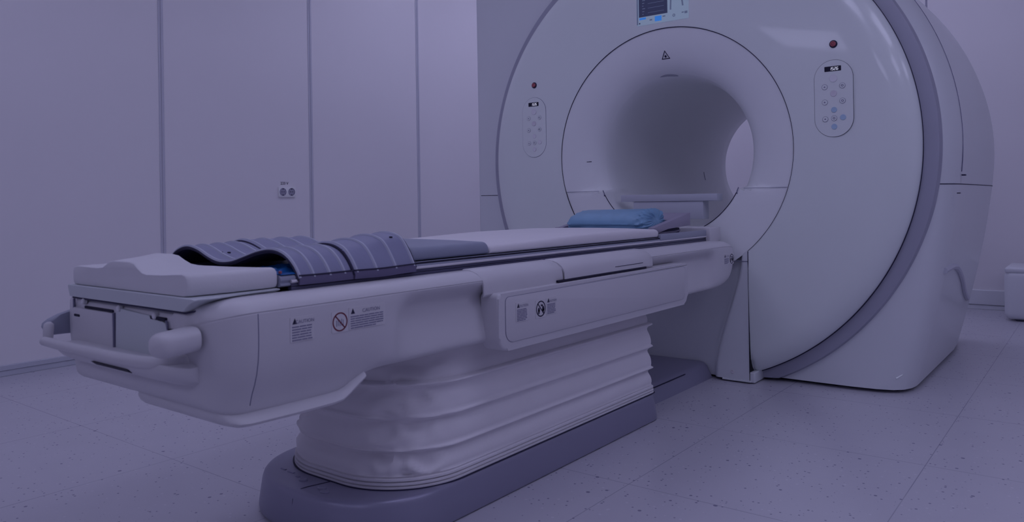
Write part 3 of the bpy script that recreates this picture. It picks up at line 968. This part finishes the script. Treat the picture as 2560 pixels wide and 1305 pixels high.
# wrap covers above the panel
def wrap(name, y0, y1, prof_, th=.006):
    rings = []
    for y in [y0, y0 + .004] + [lerp(y0, y1, i / 6) for i in range(1, 6)] + [y1 - .004, y1]:
        e = -.002 if y in (y0, y1) else 0
        o_ = [(X0 + a + e, y, b_ + e) for a, b_ in prof_]
        i_ = [(X0 + a - th, y, b_ - th) for a, b_ in reversed(prof_)]
        rings.append(o_ + i_)
    return G().loft(rings).build(name, M['table'], tab, 40)
wp = [(.254, .5868), (.272, .5866), (.287, .5840), (.3005, .5790), (.3115, .5715), (.3185, .5630), (.3215, .5540), (.3225, .5420), (.3225, .5270)]
wrap('upper_cover', 1.425, 1.765, wp)
wrap('upper_cover', 1.768, 2.285, [(a + .004, b_ + .001) for a, b_ in wp[:-1]] + [(.3270, .5355)])
G().box((X0 + .312, 1.728, .5290), (X0 + .3300, 2.232, .5350), .001, 1).build('grip_slot', M['dark'], tab)
G().box((X0 + .3215, 2.04, .5475), (X0 + .3272, 2.215, .5490), .0003, 1).build('grip_mark', M['seam'], tab)
# body seam below the shoulder is part of the profile; far block by the gantry
G().box((-1.77, 2.895, .578), (-1.243, 3.0, .637), .006, 3).build('rear_block', M['table'], tab)

# cradle
def cradle_pts(hw=.243):
    s_ = hw / .243
    half = [(0, .600), (.10, .6025), (.18, .608), (.218, .6125), (.230, .6135), (.2385, .6125), (.2425, .6085), (.2430, .6040), (.2400, .6005), (.2395, .5985), (.2425, .5965), (.2425, .5935), (.238, .591), (.20, .590), (0, .588)]
    return [(X0 + a * s_, b_) for a, b_ in half] + [(X0 - a * s_, b_) for a, b_ in reversed(half[1:-1])]
cp = cradle_pts()
G().loft([[(a, y, b_) for a, b_ in cp] for y in (.907, 1.2, 1.8, 2.4, 2.9)]).build('cradle', M['cradle'], tab, 30)
for sgn in (-1, 1):
    x = X0 + sgn * .2385
    G().box((x - .006, .93, .5815), (x + .0066, 2.905, .5900), .001, 2).build('guide_rail', M['rail'], tab)
    G().box((x - .006, .93, .5906), (x + .0054, 2.905, .5975), .001, 2).build('guide_rail', M['railmid' if False else 'rail'], tab)
    G().tube([(X0 + sgn * .2440, y, .6005) for y in (.93, 1.5, 2.2, 2.905)], .0034, 8).build('rail_bead', M['raillight'], tab)  # pale tube put in as the highlight line along the rail
    G().box((x - .01, 1.27, .6085), (x + .0047, 2.52, .6125), .0008, 1).build('pad_gap', M['dark'], tab)
    G().box((X0 + sgn * .243 - .006, 2.50, .602), (X0 + sgn * .243 + .004, 2.894, .6265), .002, 2).build('cradle_cheek', M['cradle'], tab)
# cradle end tray
right = [(.2205, .5645), (.2265, .5660), (.232, .5695), (.2385, .5750), (.246, .580), (.255, .5840), (.2635, .5868), (.2635, .5885), (.256, .5895)]
tp = [(-.224, .5645)] + right + [(-.232, .5895), (-.2325, .585)]
rings = []
for y, kx, kz in ((.7185, .992, .90), (.720, .998, .97), (.7225, 1, 1), (.76, 1, 1), (.80, .97, 1), (.84, .94, 1), (.905, .92, 1)):
    rings.append([(X0 + a * kx, y, .577 + (b_ - .577) * kz) for a, b_ in tp])
G().loft(rings).build('cradle_end', M['tableblue'], tab, 30)

# ------------------------------------------------------------------ foam end cushion
fo = [(-.215, .5900), (-.2215, .594), (-.2235, .604), (-.2225, .619), (-.218, .6265), (-.205, .629), (-.115, .6285), (-.090, .631), (-.075, .6375), (-.060, .6435), (-.045, .6455), (.020, .6455), (.038, .643), (.055, .634), (.072, .6265), (.090, .6240), (.150, .6255), (.200, .6290), (.222, .6300), (.2315, .628), (.2370, .622), (.2390, .612), (.2390, .599), (.2360, .5925), (.229, .5900)]
rings = []
for y, e in ((.7255, .010), (.7262, .006), (.7285, .002), (.733, 0), (.80, 0), (.885, 0), (.897, .002), (.902, .006), (.904, .012)):
    rings.append([(X0 + a * (1 - e * 1.2) - .012 * sstep(.76, .72, y) * sstep(.0, .2, a) - .165 * sstep(.72, .92, y) * max(0, 1 - (a / .2) ** 2) * (1 if abs(a) < .2 and b_ > .60 else 0), y, .608 + (b_ - .608) * (1 - e * 6)) for a, b_ in fo])
fc = G().loft(rings).build('foam_cushion', M['foam'], None, 40, (X0, .81, .59))
tag(fc, 'white moulded foam block with a raised middle at the foot end of the couch', 'cushion')

# ------------------------------------------------------------------ apron wrap (two overlapping quilted flaps)
apr = thing('body_wrap', 'grey quilted vinyl wrap with pale piping draped over the couch foot end', 'body wrap', (X0, 1.1, .61))
XA, HA = -1.505, .2478
HUMPS = [(-1.0, .606), (-.95, .625), (-.87, .643), (-.75, .655), (-.62, .659), (-.45, .653), (-.25, .640), (-.05, .631), (.12, .633), (.30, .645), (.45, .655), (.60, .660), (.73, .657), (.84, .647), (.92, .632), (.97, .617), (1.0, .604)]
def hump(u):
    for i in range(len(HUMPS) - 1):
        if u <= HUMPS[i + 1][0] or i == len(HUMPS) - 2:
            p0, p1, p2, p3 = HUMPS[max(i - 1, 0)], HUMPS[i], HUMPS[i + 1], HUMPS[min(i + 2, len(HUMPS) - 1)]
            h = p2[0] - p1[0]
            t = (u - p1[0]) / h
            m1 = (p2[1] - p0[1]) / (p2[0] - p0[0]) * h
            m2 = (p3[1] - p1[1]) / (p3[0] - p1[0]) * h
            return (2 * t ** 3 - 3 * t * t + 1) * p1[1] + (t ** 3 - 2 * t * t + t) * m1 + (3 * t * t - 2 * t ** 3) * p2[1] + (t ** 3 - t * t) * m2
def apron_pt(u, y, flap):
    top = hump(u)
    top += (.003 * sstep(.95, 1.1, y) + .014 * sstep(1.08, 1.26, y) + (.004 if flap else 0)) * sstep(0., .5, u) * sstep(1.02, .8, u)
    top += (.004 * sstep(.95, 1.1, y) + (.003 if flap else 0)) * sstep(0., -.5, u) * sstep(-1.02, -.8, u)
    top += .002 * noise.noise(Vector((u * 2.2, y * 9, flap)))
    x = XA + HA * u + (.0045 if flap else 0) * u
    yb = -.012 * sstep(1.05, .94, y) * math.exp(-((u + .05) / .35) ** 2) if not flap else 0
    return Vector((x, y + yb, top))
def flap(y0, y1, fl, pip):
    nu, ny = 96, 24
    def grid(off):
        return [[apron_pt(-1 + 2 * i / nu, lerp(y0, y1, j / ny), fl) + Vector((0, 0, off)) for i in range(nu + 1)] for j in range(ny + 1)]
    A = grid(0.)
    B = grid(-.0045)
    rings = [a + list(reversed(b_)) for a, b_ in zip(A, B)]
    p = G().loft(rings).build('quilted_flap', M['vinyl'], apr, 60)
    D = grid(-.0050)
    E_ = grid(-.0075)
    G().loft([a + list(reversed(b_)) for a, b_ in zip(D, E_)]).build('lining', M['lining'], p, 60)  # shade inside the flap put into a near-black sheet below it
    for y in pip:
        G().tube([apron_pt(-1 + 2 * i / nu, y, fl) + Vector((0, 0, .0000)) for i in range(nu + 1)], .0040, 6).build('piping', M['piping'], p)
    # hem panel hanging at the right edge
    R_ = [apron_pt(1, lerp(y0, y1, j / ny), fl) for j in range(ny + 1)]
    G().loft([[v + Vector((.001, 0, .005)), v + Vector((.0035, 0, -.004)), v + Vector((.0025, 0, -.0125)), v + Vector((-.003, 0, -.0125)), v + Vector((-.003, 0, .003))] for v in R_]).build('hem', M['hem'], p)
    G().tube([v + Vector((.0015, 0, .006)) for v in R_], .0016, 6).build('hem_cord', M['lining'], p)
    return p
f1 = flap(.945, 1.095, 0, (.9475, .982, 1.022, 1.060))
f2 = flap(1.082, 1.262, 1, (1.090, 1.146, 1.202, 1.258))
for f_, y in ((f1, .945), (f1, 1.0955), (f2, 1.082), (f2, 1.2635)):
    fl = 0 if f_ is f1 else 1
    G().tube([apron_pt(-1 + 2 * i / 60, y, fl) + Vector((0, 0, -.003)) for i in range(61)], .0030, 6).build('edge_binding', M['lining'], f_)
for (u, y, fl) in ((-.32, .985, 0), (.80, 1.235, 1), (-.30, 1.0, 0)):
    v = apron_pt(u, y, fl)
    n = 10
    G().loft([[v + Vector((r * math.cos(2 * PI * i / n), r * math.sin(2 * PI * i / n), d)) for i in range(n)] for r, d in ((.004, -.001), (.004, .0018), (.002, .0024))], True, False, True).build('snap_stud', M['dark'], f1 if fl == 0 else f2)

# blue plastic bag peeping out under the wrap
b = bmesh.new()
bmesh.ops.create_grid(b, x_segments=26, y_segments=18, size=1)
for v in b.verts:
    u, q = v.co.x, v.co.y
    z = .6155 + .010 * (1 - u * u) * (1 - q * q) + .010 * noise.noise(Vector((u * 3, q * 4, 1))) + .004 * noise.noise(Vector((u * 9, q * 8, 5)))
    v.co = Vector((-1.335 + .07 * u, .985 + .075 * q, max(.6148, z)))
r_ = bmesh.ops.extrude_face_region(b, geom=b.faces[:])
for v in [e for e in r_['geom'] if isinstance(e, bmesh.types.BMVert)]:
    v.co.z = .6142
bag = G().bm(b).build('plastic_bag', M['bag'], None, 30, (-1.335, .985, .614))
tag(bag, 'crumpled bright blue plastic bag tucked under the grey quilted wrap', 'bag')
G().box((-1.278, .912, .6160), (-1.272, .917, .6215), .001, 1).build('red_tab', M['redbtn'], bag, label='small red tab')

# ------------------------------------------------------------------ grey pad and long mattress
def pad_section(hw, zb, zt, r, n=5, crown=.003):
    pts = []
    for (cx, cz, a0) in ((hw - r, zb + r * .4, -PI / 2), (hw - r, zt - r, 0)):
        rr = r * .4 if a0 < 0 else r
        for k_ in range(n + 1):
            a = a0 + PI / 2 * k_ / n
            pts.append((cx + (r if a0 >= 0 else r) * math.cos(a), cz + rr * math.sin(a)))
    pts += [(hw * .5, zt + crown * .8), (0, zt + crown)]
    return pts
def pad(name, y0, y1, hw, zb, zt, r, m, end=.012, sl=0., origin=None, nsec=10):
    rings = []
    L_ = y1 - y0
    for q, e in [(0, .55), (.15, .25), (.4, .08), (.8, .0)]:
        rings.append((y0 + end * q * 1.3, e))
    for i in range(1, nsec):
        rings.append((lerp(y0 + end * 1.3, y1 - end * 1.3, i / nsec), 0))
    for q, e in [(.8, .0), (.4, .08), (.15, .25), (0, .55)]:
        rings.append((y1 - end * q * 1.3, e))
    R_ = []
    for y, e in rings:
        zt_ = zt + (sl(y) if callable(sl) else sl)
        h_ = pad_section(hw - e * .010, zb, lerp(zt_, zb + (zt_ - zb) * .4, e), r * (1 - .5 * e))
        R_.append([(X0 + a, y, b_) for a, b_ in h_] + [(X0 - a, y, b_) for a, b_ in reversed(h_[:-1])])
    return G().loft(R_).build(name, m, None, 50, origin)
gp = pad('positioning_pad', 1.272, 1.556, .232, .6145, .647, .016, M['greypad'], .012, 0., (X0, 1.41, .6145))
tag(gp, 'smooth grey vinyl pad lying between the quilted wrap and the white mattress', 'pad')
mt = pad('mattress', 1.558, 2.512, .236, .6145, .638, .014, M['pad'], .02, lambda y: .010 * sstep(1.6, 2.1, y) - .004 * sstep(2.35, 2.51, y), (X0, 2.03, .6145), 20)
tag(mt, 'long thin white mattress on the couch leading up to the blue pillow', 'mattress')

# ------------------------------------------------------------------ head holder and pillow
hh = thing('head_holder', 'mauve-grey wedge shaped head holder that cups the blue pillow', 'head holder', (X0, 2.66, .62))
G().loft([[(X0 - .185, y, z), (X0 + .185, y, z), (X0 + .185, y, z - .006), (X0 - .185, y, z - .006)] for y, z in ((2.525, .6265), (2.60, .6270), (2.74, .6285), (2.79, .632))]).build('tray', M['mauve'], hh, 20)
wing = [(2.522, .6255), (2.522, .6468), (2.835, .6965), (2.835, .6470), (2.690, .6420), (2.640, .6395), (2.575, .6300), (2.555, .6255)]
for xa in (X0 + .186, X0 - .207):
    G().prism(wing, lambda a, b_, d: (d, a, b_), xa, xa + .021, .002, 2).build('wing', M['mauve'], hh, 30)
G().loft([[(X0 - .187, y, z), (X0 + .187, y, z), (X0 + .187, y, z - .010), (X0 - .187, y, z - .010)] for y, z in ((2.725, .6700), (2.77, .6835), (2.834, .6955))]).build('rear_plate', M['mauve'], hh, 20)
G().box((X0 - .18, 2.54, .6145), (X0 + .187, 2.79, .6205), .002, 2).build('mount', M['mauvedark'], hh)  # dark slab and next block stand in for shade under the wings
G().box((X0 + .14, 2.60, .6200), (X0 + .184, 2.785, .6400), .003, 2).build('mount_block', M['mauvedark'], hh)
G().box((X0 - .228, 2.526, .6330), (X0 - .186, 2.57, .6460), .003, 2).build('left_tab', M['mauve'], hh)

def pillow():
    nx_, na_ = 72, 64
    x0, x1 = -1.678, -1.336
    rings = []
    for i in range(nx_ + 1):
        q = .5 - .5 * math.cos(PI * i / nx_)
        e = min(q, 1 - q) / (.075 if q > .5 else .07)
        e = (1 - (1 - min(1, e)) ** 2.6) ** (1 / 2.6) if e < 1 else 1.
        e = max(.02, e)
        x = lerp(x0, x1, q)
        zlo, zhi = .6285, lerp(.7115, .7165, q)
        yc, hy = 2.607, .092
        zm, hz = (zlo + zhi) / 2, (zhi - zlo) / 2
        ring = []
        for k_ in range(na_):
            a = 2 * PI * k_ / na_
            c_, s_ = math.cos(a), math.sin(a)
            ex = 2 / 2.7
            yy = hy * math.copysign(abs(c_) ** ex, c_)
            zz_ = math.copysign(abs(s_) ** ex, s_)
            ee = lerp(1, e, .8 if s_ > 0 else .65)
            endf = sstep(.80, .92, q) + .6 * sstep(.10, .02, q)
            fold = .0032 * endf * (1 - 2 * abs(math.sin(a * 9 + 2.2 * math.sin(q * 11 + a)))) + .0016 * noise.noise(Vector((x * 14, a * 2, 2)))
            low = sstep(-.15, -.5, s_)
            fold += .0016 * low * math.sin(zz_ * 16 + 1.6 * noise.noise(Vector((x * 16, 3, zz_)))) - .0028 * math.exp(-((s_ + .32) / .07) ** 2) * (1 if c_ < 0 else 0)
            rr = ee + fold / .05
            px = x + .0035 * endf * (1 - 2 * abs(math.sin(a * 9 + 1.5 * math.sin(a * 2)))) * min(1, 2.5 * e) * sstep(1.02, .7, e) + (.014 * (1 - s_) * .5 if q > .5 else .028 * max(0, s_) ** 1.5 * (1 - 2 * q) ** 2)
            py = yc + yy * rr * (1 - .20 * max(0, s_)) + .020 * max(-.2, s_)
            pz = max(zm + hz * zz_ * rr, zlo - .0004)
            ring.append((px, py, pz))
        rings.append(ring)
    o = G().loft(rings).build('pillow', M['pillow'], None, 70, (X0, 2.607, .6285))
    tag(o, 'blue head pillow in a gathered disposable cover at the scanner end of the couch', 'pillow')
pillow()

# ------------------------------------------------------------------ bin at the far right
bn = thing('waste_bin', 'white rounded bin by the back wall at the far right edge', 'bin', (-.30, 5.6, 0))
G().box((-.492, 5.40, .010), (-.10, 5.80, .300), .040, 5).build('bin_body', M['bin'], bn)
G().box((-.488, 5.404, .285), (-.104, 5.796, .318), .012, 3).build('lid', M['bin'], bn)
G().box((-.44, 5.45, 0), (-.15, 5.75, .028), .004, 1).build('plinth', M['softseam'], bn)
